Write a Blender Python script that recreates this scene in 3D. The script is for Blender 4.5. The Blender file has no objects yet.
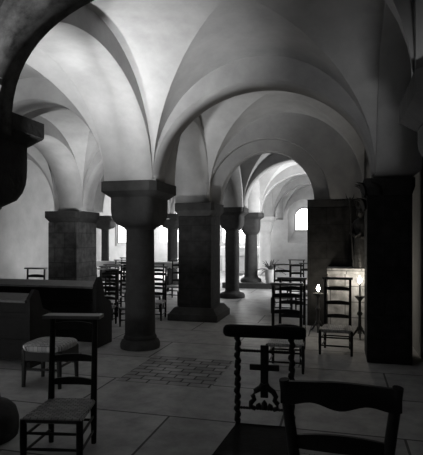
import bpy, bmesh, math, random
from mathutils import Vector, Matrix
random.seed(7)
C = bpy.context.scene.collection
PI = math.pi

# ------------------------------------------------------------------ materials
def mat(name, c1, c2=None, scale=6.0, rough=0.85, bump=0.0, bscale=None, detail=6.0, spec=0.3, metal=0.0):
    m = bpy.data.materials.new(name); m.use_nodes = True
    nt = m.node_tree; b = nt.nodes['Principled BSDF']
    b.inputs['Roughness'].default_value = rough
    b.inputs['Specular IOR Level'].default_value = spec
    b.inputs['Metallic'].default_value = metal
    if c2 is None:
        b.inputs['Base Color'].default_value = (c1, c1, c1, 1)
    else:
        tc = nt.nodes.new('ShaderNodeTexCoord')
        n = nt.nodes.new('ShaderNodeTexNoise'); n.inputs['Scale'].default_value = scale; n.inputs['Detail'].default_value = detail
        n.inputs['Roughness'].default_value = 0.65
        r = nt.nodes.new('ShaderNodeValToRGB')
        r.color_ramp.elements[0].position = .3; r.color_ramp.elements[1].position = .72
        r.color_ramp.elements[0].color = (c1, c1, c1, 1); r.color_ramp.elements[1].color = (c2, c2, c2, 1)
        nt.links.new(tc.outputs['Object'], n.inputs['Vector'])
        nt.links.new(n.outputs['Fac'], r.inputs['Fac'])
        nt.links.new(r.outputs['Color'], b.inputs['Base Color'])
    if bump:
        tc2 = nt.nodes.new('ShaderNodeTexCoord')
        n2 = nt.nodes.new('ShaderNodeTexNoise'); n2.inputs['Scale'].default_value = bscale or scale; n2.inputs['Detail'].default_value = 5
        bp = nt.nodes.new('ShaderNodeBump'); bp.inputs['Strength'].default_value = bump; bp.inputs['Distance'].default_value = .012
        nt.links.new(tc2.outputs['Object'], n2.inputs['Vector'])
        nt.links.new(n2.outputs['Fac'], bp.inputs['Height'])
        nt.links.new(bp.outputs['Normal'], b.inputs['Normal'])
    return m

def block_mat(name, c1, c2, mortar, w=.5, h=.27, rough=.9):
    """ashlar: courses follow the world height, joints run on both vertical faces"""
    m = bpy.data.materials.new(name); m.use_nodes = True
    nt = m.node_tree; b = nt.nodes['Principled BSDF']
    b.inputs['Roughness'].default_value = rough; b.inputs['Specular IOR Level'].default_value = .2
    g = nt.nodes.new('ShaderNodeNewGeometry'); s = nt.nodes.new('ShaderNodeSeparateXYZ')
    nt.links.new(g.outputs['Position'], s.inputs[0])
    a = nt.nodes.new('ShaderNodeMath'); a.operation = 'ADD'
    nt.links.new(s.outputs[0], a.inputs[0]); nt.links.new(s.outputs[1], a.inputs[1])
    c = nt.nodes.new('ShaderNodeCombineXYZ'); nt.links.new(a.outputs[0], c.inputs[0]); nt.links.new(s.outputs[2], c.inputs[1])
    br = nt.nodes.new('ShaderNodeTexBrick')
    br.inputs['Scale'].default_value = 1; br.inputs['Brick Width'].default_value = w; br.inputs['Row Height'].default_value = h
    br.inputs['Mortar Size'].default_value = .008; br.inputs['Mortar Smooth'].default_value = .3
    br.inputs['Color1'].default_value = (c1, c1, c1, 1); br.inputs['Color2'].default_value = (c2, c2, c2, 1)
    br.inputs['Mortar'].default_value = (mortar, mortar, mortar, 1)
    nt.links.new(c.outputs[0], br.inputs['Vector'])
    n = nt.nodes.new('ShaderNodeTexNoise'); n.inputs['Scale'].default_value = 9; n.inputs['Detail'].default_value = 8
    nt.links.new(g.outputs['Position'], n.inputs['Vector'])
    mr = nt.nodes.new('ShaderNodeMapRange'); mr.inputs[1].default_value = .3; mr.inputs[2].default_value = .7
    mr.inputs[3].default_value = .6; mr.inputs[4].default_value = 1.35
    nt.links.new(n.outputs['Fac'], mr.inputs[0])
    mx = nt.nodes.new('ShaderNodeMix'); mx.data_type = 'RGBA'; mx.blend_type = 'MULTIPLY'; mx.inputs[0].default_value = 1
    nt.links.new(br.outputs['Color'], mx.inputs[6]); nt.links.new(mr.outputs[0], mx.inputs[7])
    nt.links.new(mx.outputs[2], b.inputs['Base Color'])
    bp = nt.nodes.new('ShaderNodeBump'); bp.inputs['Strength'].default_value = .5; bp.inputs['Distance'].default_value = .02
    nt.links.new(n.outputs['Fac'], bp.inputs['Height']); nt.links.new(bp.outputs['Normal'], b.inputs['Normal'])
    return m

def floor_mat():
    m = bpy.data.materials.new('flagstones'); m.use_nodes = True
    nt = m.node_tree; b = nt.nodes['Principled BSDF']; L = nt.links.new
    g = nt.nodes.new('ShaderNodeNewGeometry')
    def brick(w, h, off, col1, col2, mort, ms, offset=.5):
        mp = nt.nodes.new('ShaderNodeMapping'); mp.inputs['Location'].default_value = off
        L(g.outputs['Position'], mp.inputs['Vector'])
        br = nt.nodes.new('ShaderNodeTexBrick'); br.offset = offset
        br.inputs['Scale'].default_value = 1; br.inputs['Brick Width'].default_value = w; br.inputs['Row Height'].default_value = h
        br.inputs['Mortar Size'].default_value = ms; br.inputs['Mortar Smooth'].default_value = .2
        br.inputs['Color1'].default_value = (col1,)*3 + (1,); br.inputs['Color2'].default_value = (col2,)*3 + (1,)
        br.inputs['Mortar'].default_value = (mort,)*3 + (1,)
        L(mp.outputs[0], br.inputs['Vector']); return br
    big = brick(1.75, .86, (1.28 + .9, -3.65 + .86*5 , 0), .31, .39, .085, .010)
    small = brick(.21, .115, (2.14, -4.42 + .115*40, 0), .18, .36, .06, .010)
    n0 = nt.nodes.new('ShaderNodeTexNoise'); n0.inputs['Scale'].default_value = 3.0
    # inset panel
    s = nt.nodes.new('ShaderNodeSeparateXYZ'); L(g.outputs['Position'], s.inputs[0])
    def cmpn(sock, val, op):
        k = nt.nodes.new('ShaderNodeMath'); k.operation = op; L(sock, k.inputs[0]); k.inputs[1].default_value = val; return k.outputs[0]
    def mul(a, c):
        k = nt.nodes.new('ShaderNodeMath'); k.operation = 'MULTIPLY'; L(a, k.inputs[0]); L(c, k.inputs[1]); return k.outputs[0]
    mask = mul(mul(cmpn(s.outputs[0], -2.14, 'GREATER_THAN'), cmpn(s.outputs[0], -1.17, 'LESS_THAN')),
               mul(cmpn(s.outputs[1], 4.42, 'GREATER_THAN'), cmpn(s.outputs[1], 5.46, 'LESS_THAN')))
    mx = nt.nodes.new('ShaderNodeMix'); mx.data_type = 'RGBA'
    L(mask, mx.inputs[0]); L(big.outputs['Color'], mx.inputs[6]); L(small.outputs['Color'], mx.inputs[7])
    n = nt.nodes.new('ShaderNodeTexNoise'); n.inputs['Scale'].default_value = 5; n.inputs['Detail'].default_value = 9; n.inputs['Roughness'].default_value = .7
    L(g.outputs['Position'], n.inputs['Vector'])
    mr = nt.nodes.new('ShaderNodeMapRange'); mr.inputs[1].default_value = .3; mr.inputs[2].default_value = .7
    mr.inputs[3].default_value = .72; mr.inputs[4].default_value = 1.25
    L(n.outputs['Fac'], mr.inputs[0])
    m2 = nt.nodes.new('ShaderNodeMix'); m2.data_type = 'RGBA'; m2.blend_type = 'MULTIPLY'; m2.inputs[0].default_value = 1
    L(mx.outputs[2], m2.inputs[6]); L(mr.outputs[0], m2.inputs[7])
    L(m2.outputs[2], b.inputs['Base Color'])
    bp = nt.nodes.new('ShaderNodeBump'); bp.inputs['Strength'].default_value = .35; bp.inputs['Distance'].default_value = .02
    L(n.outputs['Fac'], bp.inputs['Height']); L(bp.outputs['Normal'], b.inputs['Normal'])
    b.inputs['Roughness'].default_value = .75; b.inputs['Specular IOR Level'].default_value = .18
    return m

def rush_mat():
    m = bpy.data.materials.new('woven_rush'); m.use_nodes = True
    nt = m.node_tree; b = nt.nodes['Principled BSDF']; L = nt.links.new
    tc = nt.nodes.new('ShaderNodeTexCoord')
    br = nt.nodes.new('ShaderNodeTexBrick'); br.inputs['Scale'].default_value = 1
    br.inputs['Brick Width'].default_value = .044; br.inputs['Row Height'].default_value = .022; br.inputs['Mortar Size'].default_value = .003
    br.inputs['Mortar Smooth'].default_value = .8
    br.inputs['Color1'].default_value = (.46, .46, .46, 1); br.inputs['Color2'].default_value = (.28, .28, .28, 1); br.inputs['Mortar'].default_value = (.05, .05, .05, 1)
    L(tc.outputs['Object'], br.inputs['Vector']); L(br.outputs['Color'], b.inputs['Base Color'])
    bp = nt.nodes.new('ShaderNodeBump'); bp.inputs['Strength'].default_value = .6; bp.inputs['Distance'].default_value = .01; bp.invert = True
    L(br.outputs['Fac'], bp.inputs['Height']); L(bp.outputs['Normal'], b.inputs['Normal'])
    b.inputs['Roughness'].default_value = .7
    return m

def emit_mat(name, strength, col=(1, 1, 1)):
    m = bpy.data.materials.new(name); m.use_nodes = True
    nt = m.node_tree; nt.nodes.remove(nt.nodes['Principled BSDF'])
    e = nt.nodes.new('ShaderNodeEmission'); e.inputs['Strength'].default_value = strength; e.inputs['Color'].default_value = col + (1,)
    nt.links.new(e.outputs[0], nt.nodes['Material Output'].inputs['Surface'])
    return m

M = dict(
    plaster=mat('whitewashed_plaster', .33, .50, 1.6, .95, .35, 5, spec=.1),
    shaded=mat('shaded_peeling_plaster', .003, .13, 5, .95, .4, 7, spec=.1),  # peeling mottle; the near-black tone stands in for shade on the vault
    ribs=mat('grey_plaster', .28, .40, 2.2, .95, .4, 7, spec=.1),
    darkp=mat('dark_wall_plaster', .17, .24, 2.2, .95, .4, 7, spec=.1),  # darker tone of wall plaster, for the right wall
    wallp=mat('wall_plaster', .36, .48, 1.8, .95, .35, 6, spec=.1),
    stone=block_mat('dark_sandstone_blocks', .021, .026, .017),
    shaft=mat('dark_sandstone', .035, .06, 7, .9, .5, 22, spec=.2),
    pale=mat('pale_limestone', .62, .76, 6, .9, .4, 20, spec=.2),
    altar=block_mat('pale_ashlar', .55, .65, .25, .42, .23),
    floor=floor_mat(),
    wood=mat('dark_walnut', .009, .02, 9, .55, .15, 30, spec=.28),
    oak=mat('dark_oak', .008, .015, 6, .65, .2, 25, spec=.2),
    board=mat('worn_board', .07, .12, 14, .42, .1, 30, spec=.5),
    pad=mat('dark_leather', .006, .012, 20, .85, .2, 60, spec=.1),
    rush=rush_mat(),
    iron=mat('black_iron', .02, .03, 30, .45, .1, 60, spec=.5),
    wax=mat('candle_wax', .75),
    cloth=mat('white_linen', .7, .8, 15, .9),
    pot=mat('white_glazed_pot', .6, .75, 8, .4, spec=.5),
    leaf=mat('palm_leaf', .05, .12, 8, .6),
    dark_wood=mat('carved_dark_wood', .012, .05, 22, .5, .6, 40, spec=.5),
    frame=mat('window_lead', .05),
    pane=emit_mat('daylit_pane', 3.5),
    pane_back=emit_mat('daylit_pane_behind', 8.0),
    flame=emit_mat('candle_flame', 60.0, (1, .93, .8)),
)

# ------------------------------------------------------------------ mesh helpers
def link(name, bm, m, parent=None, smooth=None, loc=None, rz=0):
    bmesh.ops.recalc_face_normals(bm, faces=bm.faces)
    me = bpy.data.meshes.new(name); bm.to_mesh(me); bm.free()
    me.materials.append(M[m] if isinstance(m, str) else m)
    o = bpy.data.objects.new(name, me); C.objects.link(o)
    if parent: o.parent = parent
    if loc: o.location = loc
    if rz: o.rotation_euler.z = rz
    if smooth is not None:
        me.shade_smooth()
        me.set_sharp_from_angle(angle=math.radians(smooth))
    return o
def empty(name, label, cat, loc=(0, 0, 0), rz=0, group=None):
    o = bpy.data.objects.new(name, None); C.objects.link(o); o.empty_display_size = .1
    o.location = loc; o.rotation_euler.z = rz
    o['label'] = label; o['category'] = cat
    if group: o['group'] = group
    return o
def struct(o):
    o['kind'] = 'structure'; return o

def box(bm, x0, x1, y0, y1, z0, z1, bev=0.0, tx=0, ty=0):
    """box, its top inset by tx, ty"""
    vs = [bm.verts.new(p) for p in ((x0, y0, z0), (x1, y0, z0), (x1, y1, z0), (x0, y1, z0),
                                    (x0+tx, y0+ty, z1), (x1-tx, y0+ty, z1), (x1-tx, y1-ty, z1), (x0+tx, y1-ty, z1))]
    fs = [bm.faces.new([vs[i] for i in q]) for q in ((0, 3, 2, 1), (4, 5, 6, 7), (0, 1, 5, 4), (1, 2, 6, 5), (2, 3, 7, 6), (3, 0, 4, 7))]
    if bev:
        es = {e for f in fs for e in f.edges}
        bmesh.ops.bevel(bm, geom=list(es), offset=bev, segments=2, affect='EDGES', profile=.6)
def loft(bm, rings, cap=True, closed=True):
    R = [[bm.verts.new(p) for p in r] for r in rings]
    n = len(R[0])
    for a, b in zip(R, R[1:]):
        for i in range(n if closed else n-1):
            j = (i+1) % n
            bm.faces.new((a[i], a[j], b[j], b[i]))
    if cap:
        bm.faces.new(R[0][::-1]); bm.faces.new(R[-1])
def lathe(bm, prof, cx=0, cy=0, n=24):
    loft(bm, [[(cx+r*math.cos(2*PI*i/n), cy+r*math.sin(2*PI*i/n), z) for i in range(n)] for r, z in prof])
def squircle(cx, cy, ax, ay, z, p, n=32):
    out = []
    for i in range(n):
        t = 2*PI*(i+.5)/n; c, s = math.cos(t), math.sin(t)
        k = (abs(c)**p + abs(s)**p)**(-1/p)
        out.append((cx+ax*k*c, cy+ay*k*s, z))
    return out
def tube(bm, pts, rad, n=8, up=(0, 0, 1)):
    pts = [Vector(p) for p in pts]; rings = []
    if not hasattr(rad, '__len__'): rad = [rad]*len(pts)
    for i, p in enumerate(pts):
        d = (pts[min(i+1, len(pts)-1)] - pts[max(i-1, 0)]).normalized()
        a = Vector((1, 0, 0)) if abs(d.z) > .9 else Vector((0, 0, 1))
        u = d.cross(a).normalized(); v = d.cross(u)
        rings.append([p + rad[i]*(math.cos(2*PI*k/n)*u + math.sin(2*PI*k/n)*v) for k in range(n)])
    loft(bm, rings)
def bm_(): return bmesh.new()

# ------------------------------------------------------------------ grid of the crypt (X across, Y towards the apse)
ZS, RISE, RIB, ZT = 2.10, 1.34, 1.07, 3.85
XC, XB, XR = -2.44, -5.15, .58
WALL_L, WALL_R, Y_NEAR, Y_FAR = -7.85, .92, -4.6, 19.2
HX, HY, HT = .31, .33, .22
YN = [2.95, 5.84, 8.32, 11.2, 13.7, 16.4, Y_FAR]         # nave lines
YA = [2.95, 5.84, 8.75, 13.85, Y_FAR]                    # aisle lines

# floor
bm = bm_(); box(bm, WALL_L-.6, WALL_R+.6, Y_NEAR-.6, Y_FAR+1.2, -.3, 0); struct(link('floor', bm, 'floor'))
bm = bm_(); box(bm, -3.15, XR+.3, 13.3, Y_FAR, 0, .14, .008); struct(link('floor_choir_step', bm, 'floor')).name = 'floor.001'
bm = bm_(); box(bm, -3.17, XR+.3, 13.22, 13.42, 0, .147, .01); struct(link('trim_50', bm, 'shaft'))  # dark kerb added; its tone stands in for shade on the riser

# walls
def wall(name, *b, m='wallp'):
    bm = bm_(); box(bm, *b); return struct(link(name, bm, m))
wall('wall_left', WALL_L-.5, WALL_L, Y_NEAR, Y_FAR+.6, 0, 4.3)
wall('wall_right', WALL_R, WALL_R+.5, Y_NEAR, Y_FAR+.6, 0, 4.3, m='darkp')
wall('wall_near', WALL_L-.5, WALL_R+.5, Y_NEAR-.5, Y_NEAR, 0, 4.3)
wall('wall_light_baffle', XC-.34, XC+.34, Y_NEAR, 2.62, 0, 4.0)  # unseen wall, added to block aisle light from the nave
wall('wall_right.001', .34, WALL_R, 8.7, Y_FAR, 0, 4.2)
def arch_outline(cx, hw, z0, zsp, n=10):
    """closed outline of a round-headed opening, x-z"""
    pts = [(cx-hw, z0), (cx+hw, z0)]
    for i in range(n+1):
        t = PI*i/n; pts.append((cx+hw*math.cos(t), zsp+hw*math.sin(t)))
    return pts
WIN = [(-1.36, .36, 1.69, 2.22), (-6.62, .40, 1.75, 2.35), (-4.0, .34, 1.75, 2.25)]
OUT = [(-1.36, .60, 1.18, 2.28), (-6.62, .66, 1.2, 2.4), (-4.0, .58, 1.2, 2.3)]
bm = bm_()
loops = [[(WALL_L-.5, 0), (WALL_R+.5, 0), (WALL_R+.5, 4.3), (WALL_L-.5, 4.3)]] + [arch_outline(*w) for w in OUT]
es = []
for lp in loops:
    vs = [bm.verts.new((x, Y_FAR, z)) for x, z in lp]
    es += [bm.edges.new((vs[i], vs[(i+1) % len(vs)])) for i in range(len(vs))]
bmesh.ops.triangle_fill(bm, edges=es, use_beauty=True)
struct(link('wall_far', bm, 'plaster'))
for k, (w, o) in enumerate(zip(WIN, OUT)):
    bm = bm_()
    loft(bm, [[(x, Y_FAR, z) for x, z in arch_outline(*o)], [(x, Y_FAR+.55, z) for x, z in arch_outline(*w)]], cap=False)
    fr = struct(link('window_%d' % (k+1), bm, 'plaster', smooth=40))
    bm = bm_(); bm.faces.new([bm.verts.new((x, Y_FAR+.54, z)) for x, z in arch_outline(*w)]); link('pane', bm, 'pane', fr)
    bm = bm_(); pts = [(x, Y_FAR+.52, z) for x, z in arch_outline(*w)]; tube(bm, pts+[pts[0]], .014, 6); link('window_frame', bm, 'frame', fr)

# ------------------------------------------------------------------ vault webs (groin vaults) : one ceiling
def web(bm, x0, x1, y0, y1, zs=ZS, rise=RISE, N=14):
    cx, ax, cy, ay = (x0+x1)/2, (x1-x0)/2, (y0+y1)/2, (y1-y0)/2
    T = [math.sin(PI/2*i/N) for i in range(-N, N+1)]
    V = {}
    for i, u in enumerate(T):
        for j, v in enumerate(T):
            q = min(abs(u), abs(v))
            z = zs + rise*math.sqrt(max(0, 1-q*q)) + .05*(1-u*u)*(1-v*v)
            V[i, j] = bm.verts.new((cx+ax*u, cy+ay*v, z))
    n = 2*N
    sharp = []
    for i in range(n):
        for j in range(n):
            a, b, c, d = V[i, j], V[i+1, j], V[i+1, j+1], V[i, j+1]
            if i == j: bm.faces.new((a, b, c)); bm.faces.new((a, c, d)); sharp.append((a, c))
            elif i + j == n-1: bm.faces.new((a, b, d)); bm.faces.new((b, c, d)); sharp.append((b, d))
            else: bm.faces.new((a, b, c, d))
    for f in bm.faces: f.smooth = True
    for a, b in sharp:
        e = bm.edges.get((a, b))
        if e: e.smooth = False
bm = bm_()
YB = [-5.6, -2.7, -.1]
web(bm, XC+HX, .37, 2.65, 5.38)
for y0, y1 in zip(YN[1:], YN[2:]):
    web(bm, XC+HX, .37, {5.84: 5.8, 8.32: 8.34}.get(y0, y0+HT), {8.32: 7.95}.get(y1, y1-(HT if y1 < Y_FAR else 0)))
for x0, x1 in ((XB+HX, XC-HX), (WALL_L, XB-HX)):
    web(bm, x0, x1, -.1, 2.65); web(bm, x0, x1, 2.65, 5.38)
    for y0, y1 in zip(YA[1:], YA[2:]): web(bm, x0, x1, 5.8 if y0 == 5.84 else y0+HT, y1-(HT if y1 < Y_FAR else 0))
    for y0, y1 in ((-4.6, -2.4), (-2.4, -.1)): web(bm, x0, x1, y0, y1)
for y0, y1 in ((-4.6, -2.4), (-2.4, -.1)): web(bm, XC+HX, .9, y0, y1)
for f in bm.faces: f.smooth = True
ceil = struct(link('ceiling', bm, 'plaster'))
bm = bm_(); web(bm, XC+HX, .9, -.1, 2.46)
struct(link('ceiling', bm, 'shaded')).name = 'ceiling.002'
bm = bm_(); box(bm, WALL_L-.5, WALL_R+.5, Y_NEAR-.5, Y_FAR+.7, 4.2, 4.4); struct(link('ceiling', bm, 'ribs')).name = 'ceiling.001'

# ------------------------------------------------------------------ ribs: diaphragm arches
trim_n = [0]
def rib(axis, p0, p1, lo, hi, c, a, rise=RIB, zs=ZS, zt=ZT, m='ribs', n=40, pw=2.0):
    """arch plate: spans lo..hi along its run, opening centre c half width a; thickness p0..p1"""
    trim_n[0] += 1
    bm = bm_()
    S = [(lo, zs)] if lo < c-a-1e-4 else []
    for i in range(n+1):
        t = PI - PI*i/n
        u = math.cos(t); S.append((c+a*u, zs+rise*max(0, 1-abs(u)**pw)**(1/pw)))
    if hi > c+a+1e-4: S.append((hi, zs))
    P = (lambda s, p, z: (s, p, z)) if axis == 'T' else (lambda s, p, z: (p, s, z))
    A0 = [bm.verts.new(P(s, p0, z)) for s, z in S]; A1 = [bm.verts.new(P(s, p1, z)) for s, z in S]
    B0 = [bm.verts.new(P(s, p0, zt)) for s, z in S]; B1 = [bm.verts.new(P(s, p1, zt)) for s, z in S]
    for i in range(len(S)-1):
        bm.faces.new((A0[i], A0[i+1], B0[i+1], B0[i])); bm.faces.new((A1[i+1], A1[i], B1[i], B1[i+1]))
        f = bm.faces.new((A0[i], A1[i], A1[i+1], A0[i+1])); f.smooth = True
        bm.faces.new((B0[i], B0[i+1], B1[i+1], B1[i]))
    bm.faces.new((A0[0], B0[0], B1[0], A1[0])); bm.faces.new((A0[-1], A1[-1], B1[-1], B0[-1]))
    return struct(link('trim_%d' % trim_n[0], bm, m))
def trib(y, x0, x1, m='ribs', **k):
    rib('T', y-HT, y+HT, x0, x1, (x0+x1)/2, (x1-x0)/2, m=m, **k)
# nave transverse arches
rib('T', 2.45, 2.82, XC+HX, WALL_R, -.64, 1.49, rise=.93, m='shaded', pw=2.6)
rib('T', 5.38, 5.80, XC+HX, .37, (XC+HX+.34)/2, (.34-XC-HX)/2)
rib('T', 7.95, 8.10, XC+HX, XR, -1.17, 1.02, rise=1.05, zs=2.0)
rib('T', 8.10, 8.34, XC+HX, XR, -1.19, .79, rise=.86, zs=2.0)
for y in YN[3:6]: trib(y, XC+HX, .37)
# left aisle transverse arches
for x0, x1 in ((XB+HX, XC-HX), (WALL_L, XB-HX)):
    rib('T', 5.38, 5.80, x0, x1, (x0+x1)/2, (x1-x0)/2)
    for y in YA[2:4]: trib(y, x0, x1, zs=1.94, rise=RIB+.16)
# longitudinal arches (whitewashed): row C, row B, right row
def lrow(x, hx, ys, m, zs0=ZS):
    for y0, y1 in zip(ys, ys[1:]):
        e1 = HY if y1 < Y_FAR else 0
        rib('L', x-hx, x+hx, y0, y1, (y0+HY+y1-e1)/2, (y1-e1-y0-HY)/2, m=m, rise=RIB+ZS-zs0, zs=zs0)
def lfirst(x):
    rib('L', x-HX, x+HX, 2.55, 5.84, 3.97, 1.39, rise=1.11, m='plaster')
lfirst(XC); lfirst(XB)
rib('L', XB-HX, XB+HX, -.5, 2.6, .95, 1.30, rise=1.04, m='plaster')
lrow(XC, HX, YN[1:4], 'plaster', 2.0); lrow(XC, HX, YN[3:], 'plaster')
lrow(XB, HX, [5.84, 9.05, 13.85], 'plaster', 1.94); lrow(XB, HX, [13.85, Y_FAR], 'plaster')
rib('L', .37, .80, 2.62, 6.1, 4.02, 1.25, m='plaster', rise=1.25)
rib('L', .37, .80, 6.1, 8.5, 7.2, .85, m='plaster', rise=1.1)

# ------------------------------------------------------------------ columns and piers
def column(label, x, y, ztop=ZS, z0=0.0, ax=.37, ay=.46, r0=.20, r1=.185, bell=.38, m='shaft', ab=.12, base=.30, cyl=1.0, bh=1.0):
    root = empty('column', label, 'column', (x, y, z0))
    h = ztop - z0
    zb = h - ab - .06                      # underside of the abacus chamfer
    bm = bm_()
    rings = [squircle(0, 0, ax-.085, ay-.085, zb, 14), squircle(0, 0, ax-.02, ay-.02, zb+.055, 20),
             squircle(0, 0, ax, ay, zb+.07, 30), squircle(0, 0, ax, ay, h, 30)]
    loft(bm, rings); link('abacus', bm, m, root, smooth=35)
    bm = bm_()
    bx, by = ax-.09, ay-.09
    rings = []
    for k in range(9):
        t = k/8; q = math.sqrt(max(0, 1-max(0, 1-t*1.9)**2.2)) if k else 0
        z = zb-bell + bell*t*cyl
        rr = r1*1.04
        e = min(1, q)
        rings.append(squircle(0, 0, rr+(bx-rr)*e, rr+(by-rr)*e, z, 2+9*min(1, t*1.6)))
    if cyl < 1: rings.append(squircle(0, 0, bx, by, zb, 12))
    loft(bm, rings); link('capital', bm, m, root, smooth=50)
    bm = bm_(); lathe(bm, [(r0, .11), (r0*.985, .5), (r1*1.01, 1.1), (r1, zb-bell-.02), (r1*1.13, zb-bell), (r1*1.13, zb-bell+.03)], n=28)
    link('shaft', bm, m, root, smooth=40)
    bm = bm_(); lathe(bm, [(base, 0), (base, .015), (base*.985, .04)], n=28)
    prof = [(base*.98, .0), (base*1.0, .02), (base*1.0, .06), (base*.93, .10), (base*.80, .12), (r0*1.10, .135), (r0*1.02, .17)]
    bm.free(); bm = bm_(); lathe(bm, [(r, z*bh) for r, z in prof], n=28)
    link('base', bm, m, root, smooth=60)
    return root
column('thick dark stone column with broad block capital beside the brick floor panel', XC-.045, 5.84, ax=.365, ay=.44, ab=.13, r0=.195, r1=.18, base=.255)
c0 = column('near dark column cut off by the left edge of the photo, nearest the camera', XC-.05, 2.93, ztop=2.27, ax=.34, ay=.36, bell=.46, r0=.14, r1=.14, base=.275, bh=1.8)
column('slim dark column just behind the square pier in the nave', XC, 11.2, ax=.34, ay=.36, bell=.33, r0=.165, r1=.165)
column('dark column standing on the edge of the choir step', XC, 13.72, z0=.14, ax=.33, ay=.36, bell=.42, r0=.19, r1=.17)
column('pale sunlit column behind the potted palm', XC, 16.4, z0=.14, ax=.33, ay=.33, bell=.36, r0=.2, r1=.19, m='pale')
column('distant slender aisle column between the square pier and the thick column', -4.85, 13.85, ax=.36, ay=.36, bell=.25, r0=.16, r1=.15)
column('distant aisle column seen beside the broad wall pier and nearest the left wall', -7.40, 14.5, ax=.36, ay=.36, bell=.25, r0=.13, r1=.12)
column('dark column out of view beyond the left edge of the pews', XB, 5.84, ax=.37, ay=.4)

def pier(label, x0, x1, y0, y1, ztop, ov=.05, ab=.13, base=None, m='stone', ch=.09, right_ov=None):
    cx, cy = (x0+x1)/2, (y0+y1)/2
    root = empty('pier', label, 'pier', (cx, cy, 0))
    hx, hy = (x1-x0)/2, (y1-y0)/2
    bm = bm_(); box(bm, -hx, hx, -hy, hy, 0, ztop-ab-ch, .012); link('pier_body', bm, m, root)
    bm = bm_()
    loft(bm, [squircle(0, 0, hx, hy, ztop-ab-ch, 60, 48), squircle(0, 0, hx+ov*.9, hy+ov*.9, ztop-ab-.005, 60, 48),
              squircle(0, 0, hx+ov, hy+ov, ztop-ab, 60, 48), squircle(0, 0, hx+ov, hy+ov, ztop, 60, 48)])
    link('abacus', bm, 'shaft', root, smooth=35)
    if base:
        bo, bh = base
        bm = bm_(); box(bm, -hx-bo, hx+bo, -hy-bo, hy+bo, 0, bh*.55, .02)
        box(bm, -hx-bo*.98, hx+bo*.98, -hy-bo*.98, hy+bo*.98, bh*.55-.02, bh, .02, tx=bo*.6, ty=bo*.6)
        link('base', bm, 'shaft', root, smooth=40)
    return root
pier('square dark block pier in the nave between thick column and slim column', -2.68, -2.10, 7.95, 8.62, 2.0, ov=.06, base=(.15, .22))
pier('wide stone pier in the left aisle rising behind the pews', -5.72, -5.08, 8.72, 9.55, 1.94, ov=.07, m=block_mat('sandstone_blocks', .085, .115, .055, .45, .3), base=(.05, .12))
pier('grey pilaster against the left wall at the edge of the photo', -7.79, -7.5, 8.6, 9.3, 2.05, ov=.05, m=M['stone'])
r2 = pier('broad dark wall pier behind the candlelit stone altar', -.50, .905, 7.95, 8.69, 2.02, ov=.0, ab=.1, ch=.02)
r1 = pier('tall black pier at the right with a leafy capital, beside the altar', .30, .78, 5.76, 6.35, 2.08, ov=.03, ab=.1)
# leaf carving on the aisle-side corner of its capital
for k, (dx, dy, z, q) in enumerate(((-.25, -.26, 1.96, .16), (-.25, -.06, 1.95, .17), (-.25, .14, 1.96, .16), (-.25, -.17, 1.80, .14), (-.25, .04, 1.79, .15), (-.10, -.31, 1.96, .15))):
    bm = bm_(); rings = []
    for i in range(8):
        t = i/7; w = q*.52*math.sin(PI*(.18+.76*t)) + .004
        xx = -.085*t**2.2; zz = -.4*q + q*1.15*t - .55*q*max(0, t-.6)
        rings.append([(dx+xx-.01, dy-w, z+zz), (dx+xx-.03, dy, z+zz), (dx+xx-.01, dy+w, z+zz), (dx+.03+xx*.5, dy, z+zz-.012)])
    loft(bm, rings)
    link('carved_leaf', bm, 'stone', r1, smooth=60)
column('black column capital jutting in at the upper right edge of the photo', .82, 2.82, ztop=2.22, ax=.47, ay=.40, bell=.20, r0=.3, r1=.31, base=.36)

# ------------------------------------------------------------------ altar, statue, candle stands
alt = empty('altar', 'candlelit pale stone altar block against the wall pier', 'altar', (.33, 7.70, 0))
bm = bm_(); box(bm, -.50, .45, -.22, .24, 0, .87, .008); link('altar_block', bm, 'altar', alt)
bm = bm_(); box(bm, -.51, .46, -.24, .24, .87, .955, .01); link('altar_slab', bm, 'altar', alt)

st = empty('statue', 'dark carved crowned figure standing on the altar beside the black pier', 'statue', (.30, 7.62, .955))
bm = bm_()
prof = [(.11, .10, 0), (.115, .105, .05), (.10, .09, .25), (.092, .082, .45), (.10, .08, .58), (.108, .072, .66), (.085, .06, .71), (.036, .036, .745), (.036, .038, .765),
        (.05, .055, .79), (.058, .066, .83), (.055, .062, .875), (.036, .042, .905), (.01, .01, .915)]
rings = []
for ax, ay, z in prof:
    rr = []
    for i in range(28):
        t = 2*PI*i/28; f = 1 + (.06*math.sin(7*t+z*3) if z < .55 else 0)
        rr.append((ax*f*math.cos(t), ay*f*math.sin(t), z))
    rings.append(rr)
loft(bm, rings)
tube(bm, [(-.095, 0, .66), (-.125, -.04, .52), (-.07, -.11, .47), (0, -.115, .52)], [.035, .035, .028, .02], 10)
tube(bm, [(.095, 0, .66), (.125, -.04, .52), (.07, -.11, .45), (.01, -.115, .46)], [.035, .035, .028, .02], 10)
tube(bm, [(0, -.06, .835), (0, -.078, .82), (0, -.062, .812)], [.006, .012, .006], 6)
link('figure', bm, 'dark_wood', st, smooth=60)
bm = bm_()
lathe(bm, [(.055, .885), (.062, .90), (.06, .925), (.045, .93)], n=20)
for i in range(8):
    t = 2*PI*i/8
    tube(bm, [(.058*math.cos(t), .058*math.sin(t), .92), (.075*math.cos(t), .075*math.sin(t), .99), (.085*math.cos(t), .085*math.sin(t), 1.03)], [.012, .009, .002], 6)
link('crown', bm, 'dark_wood', st, smooth=50)
bm = bm_(); tube(bm, [(-.10, -.12, .02), (-.13, -.12, .5), (-.15, -.12, 1.05)], .010, 8)
for s in (-1, 1): tube(bm, [(-.15, -.12, 1.0), (-.15+s*.05, -.12, 1.05), (-.15+s*.06, -.12, 1.11)], [.01, .008, .002], 6)
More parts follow.
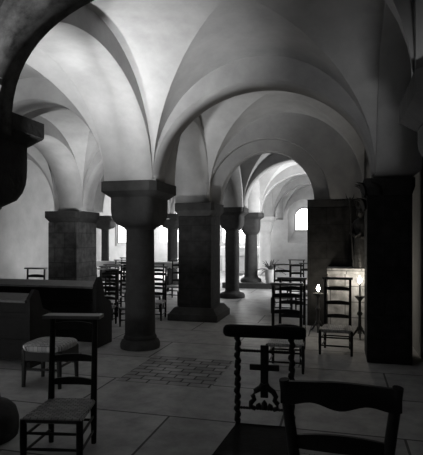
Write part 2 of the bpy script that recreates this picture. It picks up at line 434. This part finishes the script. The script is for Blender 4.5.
link('staff', bm, 'dark_wood', st)

def candle_stand(label, x, y, hd, hc, dish):
    root = empty('candle_stand', label, 'candle stand', (x, y, 0))
    bm = bm_()
    lathe(bm, [(.024, .06), (.028, .10), (.045, .12), (.045, .14), (.024, .17), (.020, hd*.55), (.037, hd*.58), (.039, hd*.62), (.020, hd*.66), (.018, hd-.05), (.04, hd-.02)], n=14)
    link('stem', bm, 'iron', root, smooth=50)
    for k in range(3):
        t = 2*PI*k/3 - PI/2
        bm = bm_(); c, s = math.cos(t), math.sin(t)
        tube(bm, [(0, 0, .14), (.05*c, .05*s, .10), (.10*c, .10*s, .025), (.13*c, .13*s, .012)], [.016, .016, .014, .012], 8)
        link('foot', bm, 'iron', root, smooth=50)
    bm = bm_(); lathe(bm, [(.02, hd-.035), (dish*.6, hd-.02), (dish, hd+.012), (dish, hd+.02), (dish*.55, hd)], n=20); link('drip_dish', bm, 'iron', root, smooth=40)
    cd = bpy.data.objects.new('candle', None)
    bm = bm_(); lathe(bm, [(.013, hd-.005), (.013, hd+hc-.004), (.009, hd+hc)], n=12); cd = link('candle', bm, 'wax', root, smooth=40)
    bm = bm_(); lathe(bm, [(.004, hd+hc), (.02, hd+hc+.018), (.027, hd+hc+.04), (.018, hd+hc+.07), (.001, hd+hc+.105)], n=12); link('flame', bm, 'flame', cd, smooth=80)
    l = bpy.data.lights.new('candle_light', 'POINT'); l.energy = CANDLE; l.shadow_soft_size = .03; l.color = (1, .9, .75)
    lo = bpy.data.objects.new('candle_light', l); C.objects.link(lo); lo.location = (x, y, hd+hc+.14)
    return root
CANDLE = 4.0
candle_stand('iron candle stand with a short lit candle in front of the wall pier corner', -.31, 7.5, .555, .05, .075)
candle_stand('iron candle stand with tall lit candle before the altar, next to the black pier', .275, 7.14, .57, .20, .07)

# ------------------------------------------------------------------ chairs
def chair(name, label, cat, loc, rz=0, w=.38, wr=.33, d=.38, sz=.30, H=.88, rails=((.75, .05), (.57, .05), (.40, .05)), top='board', tw=None, lean=.03,
          group=None, seat_m='rush', post=.016, topz=.0, td=.10, twist=False, taper=0.0, topm='board', simple=False):
    """origin on the floor; faces -Y (front edge at -d/2)"""
    root = empty(name, label, cat, loc, rz, group)
    def px(z): return wr/2 + taper*max(0, z-sz)/(H-sz)
    def py(z): return d/2 + lean*max(0, z-sz)/(H-sz)
    for s in (-1, 1):
        bm = bm_(); tube(bm, [(s*w/2, -d/2, 0), (s*w/2, -d/2, sz*.5), (s*w/2, -d/2, sz+.005)], [post*.9, post*1.15, post*1.1], 10)
        link('leg', bm, 'wood', root, smooth=50)
        bm = bm_()
        if twist:
            pts, rr = [(s*wr/2, d/2, 0), (s*wr/2, d/2, sz)], [post*.9, post*1.1]
            z = sz+.02; k = 0
            while z < H-.02:
                a = k*PI/3; pts.append((s*px(z)+.004*math.cos(a), py(z)+.004*math.sin(a), z)); rr.append(post*(.92 + .28*(k % 4 in (1, 2)))); z += .0085; k += 1
            pts.append((s*px(H), py(H), H)); rr.append(post)
        else:
            pts = [(s*px(z), py(z), z) for z in (0, sz*.5, sz, (sz+H)/2, H)]; rr = [post*.9, post*1.1, post*1.15, post*1.05, post*.95]
        tube(bm, pts, rr, 10); link('leg', bm, 'wood', root, smooth=50)
    # seat: slightly dished trapezoid with rounded rim
    bm = bm_()
    def tr(k, z): return [(-w/2-k, -d/2-k, z), (w/2+k, -d/2-k, z), (wr/2+k, d/2+k*.2, z), (-wr/2-k, d/2+k*.2, z)]
    loft(bm, [tr(-.004, sz-.022), tr(.012, sz-.012), tr(.014, sz+.004), tr(.004, sz+.016), tr(-.05, sz+.012)])
    link('seat', bm, seat_m, root)
    for z, hgt in rails:
        bm = bm_(); n = 8; rings = []
        for i in range(n+1):
            t = -1+2*i/n; x = t*px(z); yb = py(z) + .012*(1-t*t)
            arch = hgt*.35*(1-t*t)
            rings.append([(x, yb-.007, z-hgt/2), (x, yb+.007, z-hgt/2), (x, yb+.007, z+hgt/2+arch-hgt*.2), (x, yb-.007, z+hgt/2+arch-hgt*.2)])
        loft(bm, rings); link('rail', bm, 'wood', root, smooth=40)
    tw = tw or wr+.07
    bm = bm_()
    if top == 'board':
        box(bm, -tw/2, tw/2, py(H)-td*.6, py(H)+td*.4, H-.012, H+.012, .004); link('arm_board', bm, topm, root)
    elif top == 'cushion':
        loft(bm, [[(x, py(H)-.01+.052*k*math.cos(2*PI*j/20), H-.022+.036*k*(1 if math.sin(2*PI*j/20) > 0 else 1)*math.sin(2*PI*j/20)) for j in range(20)]
                  for x, k in ((-tw/2, .55), (-tw/2+.012, .9), (-tw/2+.04, 1), (tw/2-.04, 1), (tw/2-.012, .9), (tw/2, .55))])
        link('arm_cushion', bm, 'pad', root, smooth=50)
    elif top == 'crest':
        rings = []; n = 24
        for i in range(n+1):
            t = -1+2*i/n; x = t*(px(H)+.012); yb = py(H)+.02*(1-t*t)*0 - .0
            zl = H-.085 - .012*math.cos(t*PI*2)*(1-abs(t)**3)
            zu = H + .004*math.cos(t*PI) 
            rings.append([(x, yb-.011, zl), (x, yb+.011, zl), (x, yb+.013, zu), (x, yb-.007, zu)])
        loft(bm, rings); link('crest_rail', bm, 'wood', root, smooth=40)
    zs_ = ((sz*.38, sz*.72) if not simple else (sz*.5,))
    for z in zs_:
        bm = bm_(); tube(bm, [(-w/2, -d/2, z), (0, -d/2, z), (w/2, -d/2, z)], [.008, .011, .008], 8); link('stretcher', bm, 'wood', root, smooth=50)
        for s in (-1, 1):
            bm = bm_(); tube(bm, [(s*w/2, -d/2, z-.02), (s*wr/2, d/2, z-.02)], .009, 8); link('stretcher', bm, 'wood', root, smooth=50)
    bm = bm_(); tube(bm, [(-wr/2, d/2, sz*.55), (wr/2, d/2, sz*.55)], .009, 8); link('stretcher', bm, 'wood', root, smooth=50)
    return root
def dup(root, loc, rz, label):
    r = root.copy(); C.objects.link(r); r.location = loc; r.rotation_euler = (0, 0, rz); r['label'] = label
    for ch in list(root.children):
        c = ch.copy(); C.objects.link(c); c.parent = r
    return r
R = math.radians
# near left, low rush seat turned to the camera
chair('prayer_chair', 'ladder-back prayer chair with woven rush seat in front of the stool and pews', 'chair', (-1.75, 2.83, 0), R(11), w=.355, wr=.30, d=.37, sz=.29, H=.87, post=.019,
      rails=((.58, .045), (.42, .045), (.80, .05)), tw=.40, td=.12)
# carved prie-dieu
pd = chair('carved_prayer_chair', 'prayer chair with padded arm rest, twisted posts and a carved cross', 'chair', (-.405, 2.56, 0), R(3), w=.42, wr=.31, d=.42, sz=.33, H=.90,
      rails=(), top='cushion', tw=.47, seat_m='pad', post=.0155, twist=True, lean=.01)
def orn(name, paths, rad, n=10):
    bm = bm_()
    for p in paths: tube(bm, p, rad, n)
    return link(name, bm, 'wood', pd, smooth=60)
yy = .215
def beaded(z):
    n = 40; return [(-.155+.31*i/n, yy, z) for i in range(n+1)], [.0065+.003*(i % 2) for i in range(n+1)]
for z in (.765, .435):
    bm = bm_(); p, r = beaded(z); tube(bm, p, r, 8); link('twisted_rail', bm, 'wood', pd, smooth=60)
bm = bm_(); box(bm, -.022, .022, yy-.009, yy+.009, .50, .80, .004); box(bm, -.022, .022, yy-.009, yy+.009, .765, .80, .004)
box(bm, -.085, .085, yy-.009, yy+.009, .655, .69, .006); link('carved_cross', bm, 'wood', pd)
bm = bm_(); L_ = []
for s in (-1, 1):
    pts = [(s*.004, yy, .58), (s*.02, yy, .555), (s*.052, yy, .535), (s*.066, yy, .508), (s*.058, yy, .487), (s*.076, yy, .468), (s*.078, yy, .445), (s*.05, yy, .433)]
    tube(bm, pts, [.02, .018, .016, .015, .014, .015, .015, .013], 10)
for x in (-.035, 0, .035): tube(bm, [(x, yy, .435), (x*.9, yy, .455+.012*(x == 0)), (x*.8, yy, .468+.018*(x == 0))], [.018, .017, .004], 10)
link('carved_trefoil', bm, 'wood', pd, smooth=60)
# foreground chair, back to the camera
chair('side_chair', 'dark wooden chair nearest the camera, seen from behind with a wavy crest rail', 'chair', (.0, 2.05, 0), R(180), w=.40, wr=.28, d=.40, sz=.42, H=.90,
      rails=((.672, .055),), top='crest', taper=.056, lean=.06, post=.020)
# ladder-back chairs beyond
p0 = chair('ladder_back_chair', 'ladder-back chair with three rails standing between two lit candles', 'chair', (-.035, 6.22, 0), R(-3), w=.37, wr=.31, d=.38, sz=.29, H=.89, group='prayer chairs along the nave', tw=.375,
           rails=((.76, .045), (.58, .045), (.41, .045)))
dup(p0, (-.56, 5.30, 0), R(3), 'ladder-back prayer chair just behind the padded arm rest chair')
dup(p0, (-.60, 6.10, 0), R(-4), 'ladder-back prayer chair second in line behind the padded arm rest chair')
dup(p0, (-1.05, 9.25, 0), R(4), 'dark chair under the inner double arch, on the palm side')
dup(p0, (-.62, 9.75, 0), R(-5), 'dark chair under the inner double arch, against the wall pier edge')
dup(p0, (-.95, 11.2, 0), R(2), 'farthest chair of the nave, seen over the chairs under the double arch')
for (x, y, a, lab) in (
    (-4.95, 7.0, 4, 'small chair top poking above the pews before the wide aisle pier'),
    (-3.72, 7.15, -6, 'aisle chair behind the pew end, left of the thick column'),
    (-4.15, 8.3, 5, 'second aisle chair behind the pew end, one row deeper'),
    (-4.80, 10.1, 8, 'farthest aisle chair seen left of the thick column'),
    (-4.35, 9.3, -5, 'aisle chair half hidden behind the second row chair, toward the wide pier'),
    (-3.95, 7.75, 7, 'aisle chair squeezed between the first and second rows behind the pew end'),
    (-5.20, 11.2, 2, 'aisle chair nearest the lace-draped rail on the side of the wide pier'),
    (-3.12, 7.93, 4, 'aisle chair touching the dark block pier on its aisle side'),
    (-3.15, 7.25, -8, 'aisle chair partly hidden by the thick column shaft'),
    (-3.05, 9.75, 3, 'aisle chair between the thick column and the distant slender column'),
    (-3.65, 10.6, -4, 'aisle chair in front of the white lace rail'),
    (-3.50, 8.85, 6, 'aisle chair beside the square block pier'),
):
    dup(p0, (x, y, 0), R(a), lab)['group'] = 'prayer chairs in the left aisle'

# stool
stl = empty('stool', 'low rush-seated stool behind the rush prayer chair, before the pew end', 'stool', (-2.725, 4.2, 0), R(4))
bm = bm_()
def trs(k, z): return squircle(0, 0, .205+k, .20+k, z, 5, 32)
loft(bm, [trs(-.01, .335), trs(.006, .35), trs(.008, .385), trs(-.01, .405), trs(-.08, .412)]); link('seat', bm, 'rush', stl, smooth=60)
for sx in (-1, 1):
    for sy in (-1, 1):
        bm = bm_(); tube(bm, [(sx*.185, sy*.175, 0), (sx*.18, sy*.172, .2), (sx*.175, sy*.17, .35)], [.018, .024, .024], 10); link('leg', bm, 'wood', stl, smooth=50)
for s in (-1, 1):
    bm = bm_(); box(bm, -.195, .195, s*.18-.009, s*.18+.009, .25, .345, .003); link('apron', bm, 'wood', stl)
    bm = bm_(); box(bm, s*.2-.009, s*.2+.009, -.17, .17, .25, .345, .003); link('apron', bm, 'wood', stl)
    bm = bm_(); tube(bm, [(-.2, s*.172, .17), (.2, s*.172, .17)], .012, 8); link('stretcher', bm, 'wood', stl, smooth=50)
    bm = bm_(); tube(bm, [(s*.2, -.172, .21), (s*.2, .172, .21)], .012, 8); link('stretcher', bm, 'wood', stl, smooth=50)

# pews
def pew(label, x1, y, length, H=.82):
    root = empty('pew', label, 'pew', (x1, y, 0), 0, 'wooden pews in the left aisle')
    for x in (-.03, -length):
        bm = bm_()
        prof = [(-.14, 0), (.30, 0), (.30, .48), (.26, .56), (.10, .62), (.02, H+.06), (-.05, H+.08), (-.14, H-.01)]
        loft(bm, [[(x-.022, a, b) for a, b in prof], [(x+.022, a, b) for a, b in prof]])
        link('end_panel', bm, 'oak', root)
    bm = bm_(); box(bm, -length, -.05, -.02, .02, .05, H-.02); link('backrest', bm, 'oak', root)
    for z in (.25, .55):
        bm = bm_(); box(bm, -length, -.05, -.035, -.018, z-.03, z+.03, .004); link('back_rail', bm, 'oak', root)
    bm = bm_(); box(bm, -length, -.05, .02, .40, .40, .435, .006); link('seat', bm, 'oak', root)
    bm = bm_(); loft(bm, [[(-length, -.17, H-.055), (-.05, -.17, H-.055), (-.05, .03, H), (-length, .03, H)], [(-length, -.17, H-.03), (-.05, -.17, H-.03), (-.05, .03, H+.025), (-length, .03, H+.025)]])
    link('book_ledge', bm, 'board', root)
    return root
pew('long dark pew beside the thick column, farther from the camera', -2.98, 5.75, 2.9)
pew('dark pew nearer the camera, its curved end panel above the stool', -3.22, 4.72, 2.6, .765)

# communion rail with lace cloth, far altar, plant
cr = empty('altar_rail', 'low altar rail draped with white lace behind the aisle chairs', 'rail', (-5.1, 12.0, 0))
bm = bm_(); box(bm, -1.4, 1.7, -.09, .09, .72, .76, .006); link('top_rail', bm, 'wood', cr)
for k in range(8):
    x = -1.3 + k*2.9/7
    bm = bm_(); lathe(bm, [(.03, 0), (.04, .04), (.025, .1), (.04, .3), (.022, .5), (.035, .7), (.04, .72)], x, 0, 12); link('baluster', bm, 'wood', cr, smooth=50)
bm = bm_(); n = 124; P0 = []; P1 = []; P2 = []
rr = []
for i in range(n+1):
    x = -1.42 + 3.14*i/n
    rr.append((x, .765, .60 + .03*abs(math.sin(i*PI/4))))
ys = -.105
top = [bm.verts.new((x, ys, .768)) for x, a, b in rr]; low = [bm.verts.new((x, ys-.006, b)) for x, a, b in rr]; back = [bm.verts.new((x, .105, .768)) for x, a, b in rr]; bl = [bm.verts.new((x, .11, b)) for x, a, b in rr]
for i in range(n):
    for A, B in ((top, low), (top, back), (back, bl)): bm.faces.new((A[i], A[i+1], B[i+1], B[i]))
o = link('lace_cloth', bm, 'cloth'); o.location = (-5.1, 12.0, 0); o['label'] = 'white scalloped lace cloth laid over the aisle rail'; o['category'] = 'cloth'

fa = empty('altar', 'far bright altar with white front seen past the slim dark column', 'altar', (-3.55, 18.3, .0))
bm = bm_(); box(bm, -.75, .75, -.35, .35, .14, .95, .01); link('altar_block', bm, 'pale', fa)
bm = bm_(); box(bm, -.8, .8, -.4, .4, .95, 1.03, .01); link('altar_slab', bm, 'pale', fa)
bm = bm_(); box(bm, -.82, .82, -.415, .40, 1.032, 1.045); box(bm, -.82, .82, -.418, -.408, .72, 1.04)
o = link('altar_cloth', bm, 'cloth'); o.location = (-3.55, 18.3, 0); o['label'] = 'white cloth hanging over the far altar'; o['category'] = 'cloth'
# bare hedge of rails in front of it
pt = empty('potted_palm', 'potted palm in a white pot on the choir step beside the pale column', 'plant', (-1.87, 13.53, .14))
bm = bm_(); lathe(bm, [(.10, 0), (.125, .05), (.15, .30), (.165, .34), (.165, .38), (.14, .38), (.13, .33)], n=20); link('pot', bm, 'pot', pt, smooth=40)
bm = bm_()
for k in range(26):
    t = 2*PI*k/26 + random.uniform(-.2, .2); Lf = random.uniform(.34, .54); el = random.uniform(.25, 1.2)
    c, s = math.cos(t), math.sin(t); rings = []
    for i in range(8):
        q = i/7; r = Lf*q*math.cos(el)*1.05; z = .34 + Lf*(q*math.sin(el) - .55*q*q*math.cos(el))
        w = .030*math.sin(PI*(.06+.92*q)) + .002
        rings.append([(r*c - w*s, r*s + w*c, z), (r*c, r*s, z-.01), (r*c + w*s, r*s - w*c, z), (r*c, r*s, z+.003)])
    loft(bm, rings)
link('fronds', bm, 'leaf', pt)

# ------------------------------------------------------------------ windows of the near wall (behind the camera) and daylight
def near_window(k, cx, hw, z0, zs):
    bm = bm_(); loft(bm, [[(x, Y_NEAR-.02, z) for x, z in arch_outline(cx, hw+.08, z0-.08, zs)], [(x, Y_NEAR+.03, z) for x, z in arch_outline(cx, hw+.08, z0-.08, zs)]])
    w = struct(link('window_%d' % k, bm, 'plaster'))
    bm = bm_(); bm.faces.new([bm.verts.new((x, Y_NEAR+.034, z)) for x, z in arch_outline(cx, hw, z0, zs)]); link('pane', bm, 'pane_back', w)
near_window(4, -4.75, 1.1, .2, .6)

def area(name, loc, target, sx, sy, e, spread=180):
    l = bpy.data.lights.new(name, 'AREA'); l.shape = 'RECTANGLE'; l.size = sx; l.size_y = sy; l.energy = e; l.spread = R(spread)
    o = bpy.data.objects.new(name, l); C.objects.link(o); o.location = loc
    o.rotation_euler = (Vector(target)-Vector(loc)).to_track_quat('-Z', 'Y').to_euler()
    return o
# daylight of the low west window, then hidden lamps added to brighten vaults and wall
area('daylight', (-4.75, Y_NEAR+.15, .65), (-4.0, 5.5, 5.0), 2.4, .9, 60, 60)
area('added_uplight', (-1.75, -.9, .25), (-2.35, 4.7, 3.05), .35, .2, 18, 31)
area('added_uplight', (.5, -.9, .25), (.35, 4.9, 2.9), .35, .2, .8, 22)
area('added_uplight', (-3.15, 4.1, .2), (-2.55, 4.3, 3.1), .35, .2, 15, 60)
area('added_uplight', (-4.2, 6.75, .3), (-4.5, 8.2, 3.0), .35, .2, 15, 70)
area('added_uplight', (-2.77, 6.6, .15), (-1.8, 7.7, 3.0), .2, .12, 5, 75)
area('added_uplight', (-6.3, 10.4, .2), (-7.8, 11.9, 1.9), .35, .2, 7, 110)
# far aisle window, and an unseen choir one added for its light
def side_window(k, x, y, z0, zs, hw, e, sgn):
    e *= 1.9
    bm = bm_(); loft(bm, [[(x, y+a, z) for a, z in arch_outline(0, hw+.1, z0-.1, zs)], [(x+sgn*.03, y+a, z) for a, z in arch_outline(0, hw+.1, z0-.1, zs)]])
    w = struct(link('window_%d' % k, bm, 'plaster'))
    bm = bm_(); bm.faces.new([bm.verts.new((x+sgn*.034, y+a, z)) for a, z in arch_outline(0, hw, z0, zs)]); link('pane', bm, 'pane', w)
    bm = bm_(); pts = [(x+sgn*.04, y+a, z) for a, z in arch_outline(0, hw, z0, zs)]; tube(bm, pts+[pts[0]], .014, 6); link('window_frame', bm, 'frame', w)
    area('daylight', (x+sgn*.1, y, (z0+zs)/2+.1), (x+sgn*4, y+1.5, 2.6), hw*1.8, zs-z0, e)
side_window(5, .34, 12.4, 1.3, 2.1, .4, 90, -1)
side_window(6, WALL_L, 16.8, 1.2, 2.0, .5, 110, 1)
# daylight of the far windows
area('daylight', (-4.0, Y_FAR+.45, 2.1), (-4.0, 14, 1.5), .6, .8, 260)
area('daylight', (-6.6, Y_FAR+.45, 2.1), (-6.6, 14, 1.5), .6, .8, 240)

w = bpy.data.worlds.new('World'); bpy.context.scene.world = w; w.use_nodes = True
w.node_tree.nodes['Background'].inputs[0].default_value = (.02, .02, .02, 1)

# ------------------------------------------------------------------ camera
cam = bpy.data.cameras.new('Camera'); co = bpy.data.objects.new('Camera', cam); C.objects.link(co)
F = 487.0
cam.sensor_fit = 'VERTICAL'; cam.sensor_height = 36; cam.sensor_width = 36
cam.lens = F/455*36; cam.shift_y = 9.5/455; cam.clip_start = .05
co.location = (0, 0, 1.42); co.rotation_euler = (R(90), 0, math.atan(128/F))
sc = bpy.context.scene; sc.camera = co
vs = sc.view_settings; vs.view_transform = 'Standard'; vs.look = 'None'; vs.gamma = 1; vs.use_curve_mapping = False; vs.exposure = 0
